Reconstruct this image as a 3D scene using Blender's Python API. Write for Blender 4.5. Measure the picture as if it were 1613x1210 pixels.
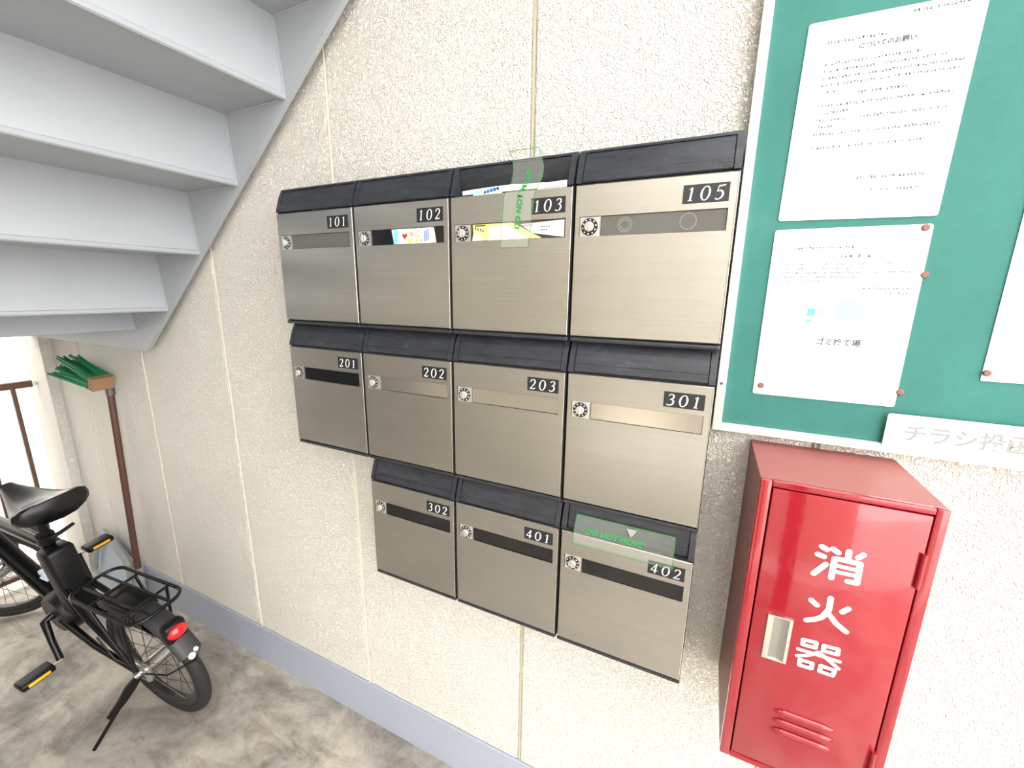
import bpy, bmesh, math, random
from mathutils import Vector, Matrix
random.seed(7)
scene = bpy.context.scene
for o in list(bpy.data.objects): bpy.data.objects.remove(o, do_unlink=True)
COL = scene.collection
PI = math.pi

# ---------------------------------------------------------------- camera, sky, exposure
cam_d = bpy.data.cameras.new('camera'); cam = bpy.data.objects.new('camera', cam_d); COL.objects.link(cam)
R = Matrix(((0.9045592582483211, 0.42614920483444274, 0.013015511369873285),
            (0.10391711104205409, -0.1907653137406406, -0.9761197821507913),
            (-0.4134897608767605, 0.8843107204441248, -0.21684272493600598)))
rx, ry, rz = R[0], -R[1], -R[2]
cam.matrix_world = Matrix(((rx[0], ry[0], rz[0], 1.0974), (rx[1], ry[1], rz[1], -0.9279), (rx[2], ry[2], rz[2], 1.5859), (0, 0, 0, 1)))
cam_d.sensor_fit = 'HORIZONTAL'; cam_d.sensor_width = 36.0; cam_d.lens = 36.0 * 658.29 / 1613.0
cam_d.clip_start = 0.02; cam_d.clip_end = 200
scene.camera = cam

world = bpy.data.worlds.new('world'); scene.world = world; world.use_nodes = True
bg = world.node_tree.nodes['Background']
bg.inputs['Color'].default_value = (1.0, 0.985, 0.955, 1); bg.inputs['Strength'].default_value = 4.2
sun_d = bpy.data.lights.new('sun', 'SUN'); sun_d.energy = 0.0; sun_d.angle = math.radians(40); sun_d.color = (1, .97, .92)
sun = bpy.data.objects.new('sun', sun_d); COL.objects.link(sun)
sun.rotation_euler = Vector((-0.75, 0.6, -0.45)).to_track_quat('-Z', 'Y').to_euler()
vs = scene.view_settings
vs.view_transform = 'Standard'; vs.look = 'None'; vs.gamma = 1.0; vs.use_curve_mapping = False; vs.exposure = 0.85

# ---------------------------------------------------------------- materials
def lin(c):
    return tuple((v / 255 / 12.92) if v / 255 <= 0.04045 else ((v / 255 + 0.055) / 1.055) ** 2.4 for v in c) + (1.0,)
def mat(name, rgb, rough=0.5, metal=0.0, coat=0.0, spec=0.5):
    m = bpy.data.materials.new(name); m.use_nodes = True
    b = m.node_tree.nodes['Principled BSDF']
    b.inputs['Base Color'].default_value = lin(rgb); b.inputs['Roughness'].default_value = rough
    b.inputs['Metallic'].default_value = metal; b.inputs['Coat Weight'].default_value = coat
    b.inputs['Specular IOR Level'].default_value = spec
    return m
def nodes(m): return m.node_tree.nodes, m.node_tree.links, m.node_tree.nodes['Principled BSDF']
def coords(m, scale=(1, 1, 1), kind='Object'):
    n, l, b = nodes(m)
    tc = n.new('ShaderNodeTexCoord'); mp = n.new('ShaderNodeMapping'); mp.inputs['Scale'].default_value = scale
    l.new(tc.outputs[kind], mp.inputs['Vector']); return mp.outputs['Vector']
def world_coords(m, scale=(1, 1, 1)):
    n, l, b = nodes(m)
    g = n.new('ShaderNodeNewGeometry'); mp = n.new('ShaderNodeMapping'); mp.inputs['Scale'].default_value = scale
    l.new(g.outputs['Position'], mp.inputs['Vector']); return mp.outputs['Vector']
def noise(m, vec, scale, detail=3, rough=0.5, dist=0.0):
    n, l, b = nodes(m)
    t = n.new('ShaderNodeTexNoise'); t.inputs['Scale'].default_value = scale; t.inputs['Detail'].default_value = detail
    t.inputs['Roughness'].default_value = rough; t.inputs['Distortion'].default_value = dist
    l.new(vec, t.inputs['Vector']); return t.outputs['Fac']
def ramp(m, fac, stops):
    n, l, b = nodes(m)
    r = n.new('ShaderNodeValToRGB')
    while len(r.color_ramp.elements) < len(stops): r.color_ramp.elements.new(0.5)
    for e, (p, c) in zip(r.color_ramp.elements, stops): e.position = p; e.color = c
    l.new(fac, r.inputs['Fac']); return r.outputs['Color']
def mixc(m, fac, a, b_, mode='MIX'):
    n, l, b = nodes(m)
    x = n.new('ShaderNodeMix'); x.data_type = 'RGBA'; x.blend_type = mode
    for sock, v in ((0, fac), (6, a), (7, b_)):
        if hasattr(v, 'is_linked'): l.new(v, x.inputs[sock])
        else: x.inputs[sock].default_value = v
    return x.outputs[2]
def bump(m, h, strength, dist):
    n, l, b = nodes(m)
    bp = n.new('ShaderNodeBump'); bp.inputs['Strength'].default_value = strength; bp.inputs['Distance'].default_value = dist
    l.new(h, bp.inputs['Height']); l.new(bp.outputs['Normal'], b.inputs['Normal'])

def stucco(name, rgb, rough=0.45):
    m = mat(name, rgb, rough); n, l, b = nodes(m)
    v = world_coords(m)
    fine = noise(m, v, 125, 2, 0.55, 0.7)
    ridge = n.new('ShaderNodeMath'); ridge.operation = 'SUBTRACT'; l.new(fine, ridge.inputs[0]); ridge.inputs[1].default_value = 0.5
    ab = n.new('ShaderNodeMath'); ab.operation = 'ABSOLUTE'; l.new(ridge.outputs[0], ab.inputs[0])
    sm = n.new('ShaderNodeMapRange'); sm.inputs[1].default_value = 0.0; sm.inputs[2].default_value = 0.12; l.new(ab.outputs[0], sm.inputs[0])
    big = noise(m, v, 55, 2)
    mx = n.new('ShaderNodeMath'); mx.operation = 'MULTIPLY_ADD'; l.new(sm.outputs[0], mx.inputs[0]); mx.inputs[1].default_value = 0.55; l.new(big, mx.inputs[2])
    bump(m, mx.outputs[0], 1.0, 0.0055)
    dirt = ramp(m, noise(m, v, 1.3, 5, 0.65), [(0.35, (0.93, 0.92, 0.90, 1)), (0.65, (1, 1, 1, 1))])
    l.new(mixc(m, 1.0, lin(rgb), dirt, 'MULTIPLY'), b.inputs['Base Color'])
    return m
M_wall = stucco('cream_stucco', (240, 236, 228))
M_wall_end = stucco('pale_stucco', (228, 226, 224))
M_seal = mat('joint_sealant', (214, 206, 190), 0.6)
M_seal_dirty = mat('joint_sealant_weathered', (176, 168, 146), 0.7)

def concrete():
    m = mat('concrete_floor', (150, 143, 132), 0.6); n, l, b = nodes(m); v = world_coords(m)
    a = ramp(m, noise(m, v, 2.2, 8, 0.68, 0.6), [(0.32, lin((108, 103, 98))), (0.46, lin((150, 144, 136))), (0.58, lin((182, 174, 161)))])
    v2 = world_coords(m, (1.0, 2.6, 1)); s = ramp(m, noise(m, v2, 3.4, 6, 0.7, 1.2), [(0.36, (0.66, 0.64, 0.62, 1)), (0.52, (1, 1, 1, 1))])
    c = mixc(m, 1.0, a, s, 'MULTIPLY')
    cr = ramp(m, noise(m, v, 60, 3), [(0.3, (0.9, 0.9, 0.9, 1)), (0.6, (1, 1, 1, 1))])
    l.new(mixc(m, 1.0, c, cr, 'MULTIPLY'), b.inputs['Base Color'])
    bump(m, noise(m, v, 45, 4), 0.25, 0.003); return m
M_floor = concrete()
def painted(name, rgb, rough=0.4, bs=0.12, sc=40, coat=0.0, var=0.06, spec=0.5):
    m = mat(name, rgb, rough, 0, coat, spec); n, l, b = nodes(m); v = coords(m)
    f = ramp(m, noise(m, v, 6, 5, 0.6), [(0.3, (1 - var, 1 - var, 1 - var, 1)), (0.7, (1, 1, 1, 1))])
    l.new(mixc(m, 1.0, lin(rgb), f, 'MULTIPLY'), b.inputs['Base Color'])
    bump(m, noise(m, v, sc, 3), bs, 0.002); return m
M_base = painted('blue_grey_plinth_paint', (158, 164, 178), 0.5)
M_stair = painted('light_grey_steel_paint', (157, 162, 168), 0.42, 0.10, 90)
M_red = painted('glossy_red_paint', (142, 16, 32), 0.14, 0.25, 38, 0.6, 0.05)
M_red_dusty_shaded = painted('dusty_faded_shaded_red_paint', (142, 82, 78), 0.45, 0.2, 38, 0.0, 0.12)  # dust and fading; the side's brown also paints in shade and wall reflection
M_white_letter = mat('white_lettering', (245, 245, 242), 0.5)
M_chrome = mat('polished_chrome', (215, 213, 208), 0.12, 1.0)
M_alu = mat('satin_aluminium', (226, 225, 222), 0.4, 0.35)
M_black_gap = mat('black_interior', (14, 14, 15), 0.8)
def steel():
    m = mat('brushed_stainless', (186, 181, 172), 0.27, 1.0); n, l, b = nodes(m)
    b.inputs['Anisotropic'].default_value = 0.75
    t = n.new('ShaderNodeTangent'); t.direction_type = 'RADIAL'; t.axis = 'Z'; l.new(t.outputs['Tangent'], b.inputs['Tangent'])
    v = world_coords(m, (5, 5, 420)); br = noise(m, v, 1.0, 4, 0.6)
    v2 = world_coords(m); sm = noise(m, v2, 5, 2, 0.5, 0.0)
    r = n.new('ShaderNodeMapRange'); r.inputs[1].default_value = 0.0; r.inputs[2].default_value = 1.0; r.inputs[3].default_value = 0.26; r.inputs[4].default_value = 0.32
    l.new(sm, r.inputs[0]); l.new(r.outputs[0], b.inputs['Roughness'])
    c = ramp(m, br, [(0.3, lin((184, 182, 177))), (0.7, lin((192, 190, 186)))])
    st = ramp(m, noise(m, v2, 16, 2, 0.5, 0.0), [(0.0, (0.90, 0.90, 0.89, 1)), (1.0, (1, 1, 1, 1))])
    l.new(mixc(m, 1.0, c, st, 'MULTIPLY'), b.inputs['Base Color'])
    bump(m, br, 0.015, 0.0002); return m
M_steel = steel()
M_steel_edge = mat('bright_steel_edge', (225, 222, 216), 0.18, 1.0)
def plastic_black():
    m = mat('charcoal_plastic', (38, 41, 47), 0.42); n, l, b = nodes(m); v = world_coords(m, (1.5, 1, 6))
    l.new(ramp(m, noise(m, v, 14, 5, 0.7), [(0.35, lin((30, 33, 39))), (0.62, lin((46, 49, 56))), (0.78, lin((70, 73, 79)))]), b.inputs['Base Color'])
    return m
M_hood = plastic_black()
M_smoke = mat('smoked_window', (18, 19, 22), 0.12, 0, 0, 0.6)
M_smoke_light = mat('dusty_grey_window', (88, 87, 84), 0.25)
M_clear_steel = mat('worn_clear_window', (190, 184, 174), 0.22, 0.85)
M_dialplate = mat('dial_plate_steel', (205, 203, 198), 0.3, 0.7)
M_dial = mat('dial_black', (20, 20, 22), 0.4)
M_knob = mat('knob_satin_white', (196, 194, 188), 0.32, 0.6)
M_plate = mat('number_plate_black', (30, 33, 38), 0.35)
M_digit = mat('number_white', (240, 238, 232), 0.5)

def new_mesh(name, verts, faces, m=None, smooth=False):
    me = bpy.data.meshes.new(name); me.from_pydata([tuple(v) for v in verts], [], faces)
    bm = bmesh.new(); bm.from_mesh(me); bmesh.ops.recalc_face_normals(bm, faces=bm.faces); bm.to_mesh(me); bm.free()
    if m: me.materials.append(m)
    if smooth:
        for p in me.polygons: p.use_smooth = True
    return me
class G:
    """collects shapes for one mesh"""
    def __init__(s): s.v = []; s.f = []
    def add(s, v, f):
        k = len(s.v); s.v += [Vector(p) for p in v]; s.f += [tuple(i + k for i in q) for q in f]; return s
    def box(s, a, b):
        (x0, y0, z0), (x1, y1, z1) = a, b
        return s.add([(x0, y0, z0), (x1, y0, z0), (x1, y1, z0), (x0, y1, z0), (x0, y0, z1), (x1, y0, z1), (x1, y1, z1), (x0, y1, z1)],
                     [(0, 1, 2, 3), (4, 5, 6, 7), (0, 1, 5, 4), (1, 2, 6, 5), (2, 3, 7, 6), (3, 0, 4, 7)])
    def rbox(s, a, b, r, n=2):
        """box with bevelled edges"""
        bm = bmesh.new(); bmesh.ops.create_cube(bm, size=1)
        c = [(p + q) / 2 for p, q in zip(a, b)]; d = [abs(q - p) for p, q in zip(a, b)]
        for v in bm.verts: v.co = Vector((c[0] + v.co.x * d[0], c[1] + v.co.y * d[1], c[2] + v.co.z * d[2]))
        bmesh.ops.bevel(bm, geom=list(bm.edges), offset=min(r, min(d) * .49), segments=n, affect='EDGES', profile=0.5)
        bm.verts.index_update(); s.add([v.co.copy() for v in bm.verts], [[v.index for v in f.verts] for f in bm.faces]); bm.free(); return s
    def prism(s, poly, axis, a, b):
        """extrude a 2D polygon: axis 'x' poly=(y,z), 'y' poly=(x,z), 'z' poly=(x,y)"""
        def p3(p, t): return {'x': (t, p[0], p[1]), 'y': (p[0], t, p[1]), 'z': (p[0], p[1], t)}[axis]
        n = len(poly)
        return s.add([p3(p, a) for p in poly] + [p3(p, b) for p in poly],
                     [tuple(range(n)), tuple(range(n, 2 * n))] + [(i, (i + 1) % n, n + (i + 1) % n, n + i) for i in range(n)])
    def tube(s, pts, r, seg=8, closed=False, caps=True):
        pts = [Vector(p) for p in pts]; n = len(pts); rs = r if isinstance(r, (list, tuple)) else [r] * n
        k = len(s.v); prev = None
        for i, p in enumerate(pts):
            if closed: t = pts[(i + 1) % n] - pts[i - 1]
            else: t = pts[min(i + 1, n - 1)] - pts[max(i - 1, 0)]
            t.normalize()
            if prev is None:
                up = Vector((0, 0, 1)) if abs(t.z) < .9 else Vector((1, 0, 0))
                a = t.cross(up).normalized()
            else: a = (prev - t * prev.dot(t)).normalized()
            prev = a; b = t.cross(a)
            for j in range(seg):
                th = 2 * PI * j / seg; s.v.append(p + (a * math.cos(th) + b * math.sin(th)) * rs[i])
        for i in range(n if closed else n - 1):
            i2 = (i + 1) % n
            for j in range(seg):
                j2 = (j + 1) % seg; s.f.append((k + i * seg + j, k + i * seg + j2, k + i2 * seg + j2, k + i2 * seg + j))
        if caps and not closed:
            s.f.append(tuple(k + j for j in range(seg))); s.f.append(tuple(k + (n - 1) * seg + j for j in range(seg)))
        return s
    def cyl(s, a, b, r, seg=16, r2=None): return s.tube([a, b], [r, r if r2 is None else r2], seg)
    def lathe(s, prof, c, axis, seg=32):
        """revolve (radius, along) profile around axis through c; closed profile loop"""
        c = Vector(c); ax = Vector(axis).normalized(); u = ax.orthogonal().normalized(); w = ax.cross(u); n = len(prof); k = len(s.v)
        for i in range(seg):
            th = 2 * PI * i / seg; d = u * math.cos(th) + w * math.sin(th)
            for r, h in prof: s.v.append(c + d * r + ax * h)
        for i in range(seg):
            i2 = (i + 1) % seg
            for j in range(n):
                j2 = (j + 1) % n; s.f.append((k + i * n + j, k + i * n + j2, k + i2 * n + j2, k + i2 * n + j))
        return s
    def disc(s, c, r, axis, h, seg=24, bev=0.0):
        c = Vector(c); ax = Vector(axis).normalized(); u = ax.orthogonal().normalized(); w = ax.cross(u); k = len(s.v)
        rings = [(r, 0), (r, h - bev), (r - bev, h)] if bev else [(r, 0), (r, h)]
        for rr, hh in rings:
            for i in range(seg):
                th = 2 * PI * i / seg; s.v.append(c + (u * math.cos(th) + w * math.sin(th)) * rr + ax * hh)
        for q in range(len(rings) - 1):
            for i in range(seg):
                i2 = (i + 1) % seg; s.f.append((k + q * seg + i, k + q * seg + i2, k + (q + 1) * seg + i2, k + (q + 1) * seg + i))
        s.f.append(tuple(k + i for i in range(seg))); s.f.append(tuple(k + (len(rings) - 1) * seg + i for i in range(seg))); return s
    def loft(s, secs, caps=True):
        k = len(s.v); n = len(secs[0])
        for sec in secs: s.v += [Vector(p) for p in sec]
        for i in range(len(secs) - 1):
            for j in range(n):
                j2 = (j + 1) % n; s.f.append((k + i * n + j, k + i * n + j2, k + (i + 1) * n + j2, k + (i + 1) * n + j))
        if caps: s.f.append(tuple(k + j for j in range(n))); s.f.append(tuple(k + (len(secs) - 1) * n + j for j in range(n)))
        return s
    def obj(s, name, m, parent=None, smooth=False, loc=None, autosmooth=None):
        me = new_mesh(name, s.v, s.f, m, smooth); o = bpy.data.objects.new(name, me); COL.objects.link(o)
        if parent: o.parent = parent
        if loc: o.location = loc
        if autosmooth is not None: me.set_sharp_from_angle(angle=math.radians(autosmooth))
        return o
def tag(o, label=None, cat=None, group=None, kind=None):
    if label: o['label'] = label
    if cat: o['category'] = cat
    if group: o['group'] = group
    if kind: o['kind'] = kind
    return o
def empty(name, loc=(0, 0, 0)):
    o = bpy.data.objects.new(name, None); COL.objects.link(o); o.location = loc; o.empty_display_size = 0.05; return o
def child_mesh(name, me, parent, loc=(0, 0, 0)):
    o = bpy.data.objects.new(name, me); COL.objects.link(o); o.parent = parent; o.location = loc; return o

# ---------------------------------------------------------------- setting
floor = G().box((-2.45, -3.2, -0.12), (4.5, 0.10, 0.0)).obj('floor', M_floor); tag(floor, kind='structure')
wall = G().box((-1.957, 0.006, -0.05), (3.6, 0.16, 3.05)).obj('wall_back', M_seal); tag(wall, kind='structure')
BASE_H = 0.172
joints = [-1.957, -1.66, -1.087, -0.503, 0.100, 0.703, 1.303, 1.903, 2.503, 3.103, 3.6]
for i in range(len(joints) - 1):
    a, b = joints[i] + (0.005 if i else 0.0), joints[i + 1] - 0.005
    c = 0.004
    # chamfered front edges
    g = G().prism([(a, 0.006), (a, c), (a + c, 0.0), (b - c, 0.0), (b, c), (b, 0.006)], 'z', BASE_H + 0.004, 3.05)
    g.obj('panel', M_wall, wall)
for j in joints[1:-1]:                               # sealant beads between the panels
    pts = []
    rr = random.Random(int(j * 1000))
    zz = BASE_H
    prof = []
    g = G(); dirty = abs(j - 0.703) < .01 or j > 1
    sec = []
    while zz < 3.05:
        w = 0.0042 + (rr.uniform(-.0018, .0006) if dirty else rr.uniform(-.0004, .0004)); d = 0.0012 + rr.uniform(-.0006, .0006)
        if not dirty: d = -0.0006
        sec.append([(j - w, 0.006, zz), (j - w * .5, d, zz), (j + w * .5, d, zz), (j + w, 0.006, zz)]); zz += 0.03
    g.loft(sec).obj('sealant', M_seal_dirty if dirty else M_seal, wall)
base = G().prism([(0.04, 0.0), (-0.004, 0.0), (-0.004, BASE_H - .003), (-0.001, BASE_H), (0.04, BASE_H)], 'x', -1.957, 3.6).obj('baseboard_back', M_base)
tag(base, kind='structure')
# end of the wall: shallow pier that meets the railing
pier = G().box((-2.19, -0.042, -0.05), (-1.957, 0.16, 3.05)).obj('wall_left', M_wall); tag(pier, kind='structure')
# outside: ground and the neighbouring house front
M_ground = mat('pale_outdoor_paving', (205, 202, 196), 0.8)
n, l, b = nodes(M_ground); l.new(ramp(M_ground, noise(M_ground, world_coords(M_ground), 3, 6), [(0.3, lin((190, 187, 180))), (0.7, lin((216, 213, 207)))]), b.inputs['Base Color'])
ground = G().box((-9, -30, -0.30), (30, 6, -0.13)).obj('ground', M_ground); tag(ground, kind='structure')
M_siding = painted('white_siding', (238, 236, 232), 0.5)
house = G().box((-4.9, -4.0, -0.13), (-4.7, 3.5, 3.2)).obj('wall_neighbour', M_siding); tag(house, kind='structure')
sid = new_mesh('siding_board', *(lambda g: (g.v, g.f))(G().prism([(-4.70, 0.0), (-4.672, 0.004), (-4.68, 0.094), (-4.70, 0.094)], 'y', -4.0, 3.5)), M_siding)
for i in range(32): child_mesh('siding_board', sid, house, (0, 0, -0.1 + i * 0.1))

# ---------------------------------------------------------------- steel staircase seen from below
stair = empty('staircase', (-0.93, -0.6, 1.33))
tag(stair, 'light grey painted steel staircase rising to the right, seen from underneath', 'staircase')
S0 = Vector((-0.93, -0.6, 1.33))
def sg(g, name, autosm=None):
    for v in g.v: v -= S0
    return g.obj(name, M_stair, stair, smooth=autosm is not None, autosmooth=autosm)
YS, YE = -0.045, -1.12
def stringer(y0, y1):
    # sloping plate that levels off along the landing
    xb, zb, k = -0.9346, 1.3326, 0.7986
    pts = [(-2.02, zb), (xb, zb), (1.05, zb + k * (1.05 - xb)), (1.05, zb + k * (1.05 - xb) + 0.36), (-0.80, zb + k * (-0.80 - xb) + 0.33), (-2.02, zb + 0.30)]
    return G().prism(pts, 'y', y0, y1)
sg(stringer(-0.045, -0.030), 'stringer'); sg(stringer(YE - .015, YE), 'stringer')
lev = [1.4995 + 0.1955 * i for i in range(8)]          # undersides of treads
xb = [-0.736 + 0.2445 * i for i in range(8)]           # lower edges of risers
for i in range(7):
    z, x = lev[i], xb[i]
    # tread i: underside from x-0.265 to x
    sg(G().box((x - 0.262, YE, z), (x - 0.004, YS, z + 0.006)), 'tread')
    zt = z + 0.1955
    g = G().prism([(x, z), (x - 0.018, zt), (x - 0.023, zt), (x - 0.006, z)], 'y', YE, YS)
    g.tube([(x - .004, YE, z + .004), (x - .004, YS, z + .004)], 0.0085, 10)
    sg(g, 'riser', 35)
sg(G().prism([(-0.985, 1.418), (-1.003, 1.4995), (-1.008, 1.4995), (-0.99, 1.418)], 'y', YE, YS), 'riser')
sg(G().box((-2.02, YE, 1.418), (-0.985, YS, 1.424)), 'landing_plate')
sg(G().box((-2.03, YE, 1.3326), (-2.015, YS, 1.60)), 'landing_beam')
# fillet welds where the steps meet the stringer
for i in range(6):
    z, x = lev[i], xb[i]
    g = G().tube([(x - .25, YS, z - .001), (x - .13, YS - .0005, z - .0015), (x - .002, YS, z - .001)], .0028, 6)
    g.tube([(x + .001, YS, z + .004), (x - .008, YS, z + .1), (x - .017, YS, z + .194)], .003, 6)
    sg(g, 'weld_bead', 50)

# ---------------------------------------------------------------- mailboxes
W, PH, DH, Z0, YF = 0.28, 0.3588, 0.281, 1.7808, -0.112
def stroke(g, pts, widths, y, n=6, slant=0.0):
    """flat calligraphic stroke in the xz plane: Catmull-Rom through pts"""
    P_ = [Vector((p[0], 0, p[1])) for p in pts]; out = []; ws = []
    for i in range(len(P_) - 1):
        p0, p1, p2, p3 = P_[max(i - 1, 0)], P_[i], P_[i + 1], P_[min(i + 2, len(P_) - 1)]
        for k in range(n):
            t = k / n
            out.append(0.5 * ((2 * p1) + (p2 - p0) * t + (2 * p0 - 5 * p1 + 4 * p2 - p3) * t * t + (3 * p1 - p0 - 3 * p2 + p3) * t ** 3))
            ws.append(widths[i] * (1 - t) + widths[i + 1] * t)
    out.append(P_[-1]); ws.append(widths[-1])
    v = []
    for i, p in enumerate(out):
        t = out[min(i + 1, len(out) - 1)] - out[max(i - 1, 0)]; t.normalize(); nn = Vector((-t.z, 0, t.x)) * ws[i] / 2
        v += [p + nn, p - nn]
    for q in v: q.x += slant * q.z; q.y = y
    return g.add(v, [(2 * i, 2 * i + 1, 2 * i + 3, 2 * i + 2) for i in range(len(out) - 1)])
DIG = {
 '0': [([(.30, 1), (.14, .93), (.03, .72), (0, .5), (.03, .28), (.14, .07), (.30, 0), (.46, .07), (.57, .28), (.60, .5), (.57, .72), (.46, .93), (.30, 1)],
        [.05, .07, .12, .13, .12, .07, .05, .07, .12, .13, .12, .07, .05])],
 '1': [([(.30, 0), (.30, .5), (.30, .97)], [.13, .12, .11]), ([(.30, .97), (.20, .88), (.10, .84)], [.08, .07, .04]), ([(.14, .02), (.46, .02)], [.05, .05])],
 '2': [([(.04, .74), (.07, .88), (.18, .97), (.30, .99), (.45, .93), (.52, .78), (.48, .60), (.34, .38), (.16, .16), (.04, .05)], [.10, .08, .06, .06, .09, .13, .12, .08, .06, .05]),
       ([(.02, .05), (.30, .05), (.50, .05), (.60, .16)], [.08, .10, .09, .04])],
 '3': [([(.06, .84), (.16, .96), (.30, .99), (.44, .93), (.50, .79), (.44, .64), (.30, .55), (.20, .53)], [.05, .06, .06, .10, .12, .10, .06, .04]),
       ([(.20, .53), (.36, .53), (.50, .43), (.54, .27), (.47, .10), (.30, .01), (.12, .02), (.02, .09)], [.04, .06, .11, .13, .11, .06, .06, .09])],
 '4': [([(.42, 0), (.42, .5), (.44, 1)], [.12, .11, .10]), ([(.44, 1), (.22, .62), (0, .28)], [.06, .05, .05]), ([(0, .28), (.30, .28), (.62, .28)], [.08, .07, .06])],
 '5': [([(.12, .96), (.34, .96), (.58, 1.0)], [.10, .09, .07]), ([(.12, .96), (.09, .75), (.06, .56)], [.05, .05, .05]),
       ([(.06, .56), (.24, .62), (.42, .55), (.52, .36), (.46, .14), (.28, .01), (.10, .02), (.01, .08)], [.05, .07, .11, .14, .12, .06, .06, .09])],
}
dig_mesh = {}
for d, sts in DIG.items():
    g = G()
    for pts, ws in sts: stroke(g, [(p[0] * .0205, p[1] * .0215) for p in pts], [w * .023 for w in ws], 0.0, 6, 0.13)
    me = bpy.data.meshes.new('digit'); me.from_pydata([tuple(v) for v in g.v], [], g.f); me.materials.append(M_digit); dig_mesh[d] = me

SX0, SX1, SZ0, SZ1 = 0.054, 0.265, -0.0915, -0.056     # name window
def make_door():
    g = G(); x0, x1, z0, z1 = 0.0035, 0.2765, -DH, 0.0
    c = 0.0015; yb, yf = 0.0, -0.008
    # front face: ring of quads around the window and the dial opening
    xs = [x0 + c, 0.0132, 0.052, SX0, SX1, x1 - c]; zs = [z0 + c, SZ0, SZ1, z1 - c]
    def vid(i, k): return len(g.v) - 0
    k0 = len(g.v)
    for x in xs:
        for z in zs: g.v.append(Vector((x, yf, z)))
    for i in range(5):
        for k in range(3):
            if k == 1 and i in (1, 3): continue
            a = k0 + i * 4 + k; g.f.append((a, a + 4, a + 5, a + 1))
    # chamfered rim and folded sides
    def ringv(x0, x1, z0, z1, y): return [(x0, y, z0), (x1, y, z0), (x1, y, z1), (x0, y, z1)]
    r1, r2, r3 = ringv(x0 + c, x1 - c, z0 + c, z1 - c, yf), ringv(x0, x1, z0, z1, yf + c), ringv(x0, x1, z0, z1, yb)
    g.add(r1 + r2 + r3, [(i, (i + 1) % 4, 4 + (i + 1) % 4, 4 + i) for i in range(4)] + [(4 + i, 4 + (i + 1) % 4, 8 + (i + 1) % 4, 8 + i) for i in range(4)] + [(8, 9, 10, 11)])
    # returns of the two openings
    for a0, a1 in ((0.0132, 0.052), (SX0, SX1)):
        g.add(ringv(a0, a1, SZ0, SZ1, yf) + ringv(a0, a1, SZ0, SZ1, -0.001), [(i, (i + 1) % 4, 4 + (i + 1) % 4, 4 + i) for i in range(4)])
    me = bpy.data.meshes.new('door'); me.from_pydata([tuple(v) for v in g.v], [], g.f); me.materials.append(M_steel)
    bm = bmesh.new(); bm.from_mesh(me); bmesh.ops.remove_doubles(bm, verts=bm.verts, dist=1e-6); bmesh.ops.recalc_face_normals(bm, faces=bm.faces); bm.to_mesh(me); bm.free()
    return me
door_me = make_door()
body_me = new_mesh('body', *(lambda g: (g.v, g.f))(G().box((0.002, -0.104, -0.291), (0.278, -0.002, 0.004))), M_black_gap)
edge_me = new_mesh('door_edge', *(lambda g: (g.v, g.f))(G().rbox((0.2748, -0.1128, -DH + .001), (0.2768, -0.1115, -.001), .0004)), M_steel_edge)
sill_me = new_mesh('bottom_sill', *(lambda g: (g.v, g.f))(G().rbox((0.002, -0.1105, -0.2925), (0.278, -0.05, -0.2840), .003)), M_hood)
# hood: curved front lip, end cheeks and a separate letter flap
HP = [(-0.002, 0.067), (-0.084, 0.067), (-0.0885, 0.0645), (-0.098, 0.046), (-0.105, 0.026), (-0.1095, 0.012), (-0.111, 0.0035)]
def hood_prof(inset=0.0): return [(y + inset, z) for y, z in HP]
def make_hood():
    g = G(); back = [(-0.002, 0.0035)]
    for a, b in ((0.0025, 0.0135), (0.2665, 0.2775)):            # end cheeks
        g.prism(HP + [(-0.060, 0.0035)] + back, 'x', a, b)
    top = [(-0.002, 0.067), (-0.084, 0.067), (-0.0885, 0.0645), (-0.0905, 0.0605), (-0.086, 0.0605), (-0.002, 0.0605)]
    g.prism(top, 'x', 0.0135, 0.2665)                            # roof
    return new_mesh('hood', g.v, g.f, M_hood)
hood_me = make_hood()
def make_flap():
    g = G(); fp = [(-0.0885, 0.0600), (-0.096, 0.046), (-0.103, 0.0265), (-0.1043, 0.0215), (-0.1058, 0.0205), (-0.1088, 0.0065), (-0.107, 0.0045), (-0.1035, 0.006), (-0.098, 0.026), (-0.091, 0.045), (-0.084, 0.0600)]
    g.prism(fp, 'x', 0.0150, 0.2650)
    # small raised maker's rectangle
    y = -0.1075
    for (a, b, z0, z1) in ((0.2450, 0.2635, 0.0155, 0.0163), (0.2450, 0.2458, 0.0095, 0.0163), (0.2500, 0.2620, 0.0098, 0.0118)):
        g.add([(a, -0.1060 - (0.0163 - z0) * .25 - .0012, z0), (b, -0.1060 - (0.0163 - z0) * .25 - .0012, z0), (b, -0.1060 - (0.0163 - z1) * .25 - .0012, z1), (a, -0.1060 - (0.0163 - z1) * .25 - .0012, z1),
               (a, -0.103, z0), (b, -0.103, z0), (b, -0.103, z1), (a, -0.103, z1)],
              [(0, 1, 2, 3), (0, 1, 5, 4), (1, 2, 6, 5), (2, 3, 7, 6), (3, 0, 4, 7)])
    return new_mesh('letter_flap', g.v, g.f, M_hood)
flap_me = make_flap()
# a flap pushed inwards on its top hinge
def swung(me, ang):
    m2 = me.copy(); rot = Matrix.Translation((0, -0.0865, 0.060)) @ Matrix.Rotation(math.radians(ang), 4, 'X') @ Matrix.Translation((0, 0.0865, -0.060)); m2.transform(rot); return m2
flap_open_me = swung(flap_me, 34); flap_ajar_me = swung(flap_me, 9)
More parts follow.
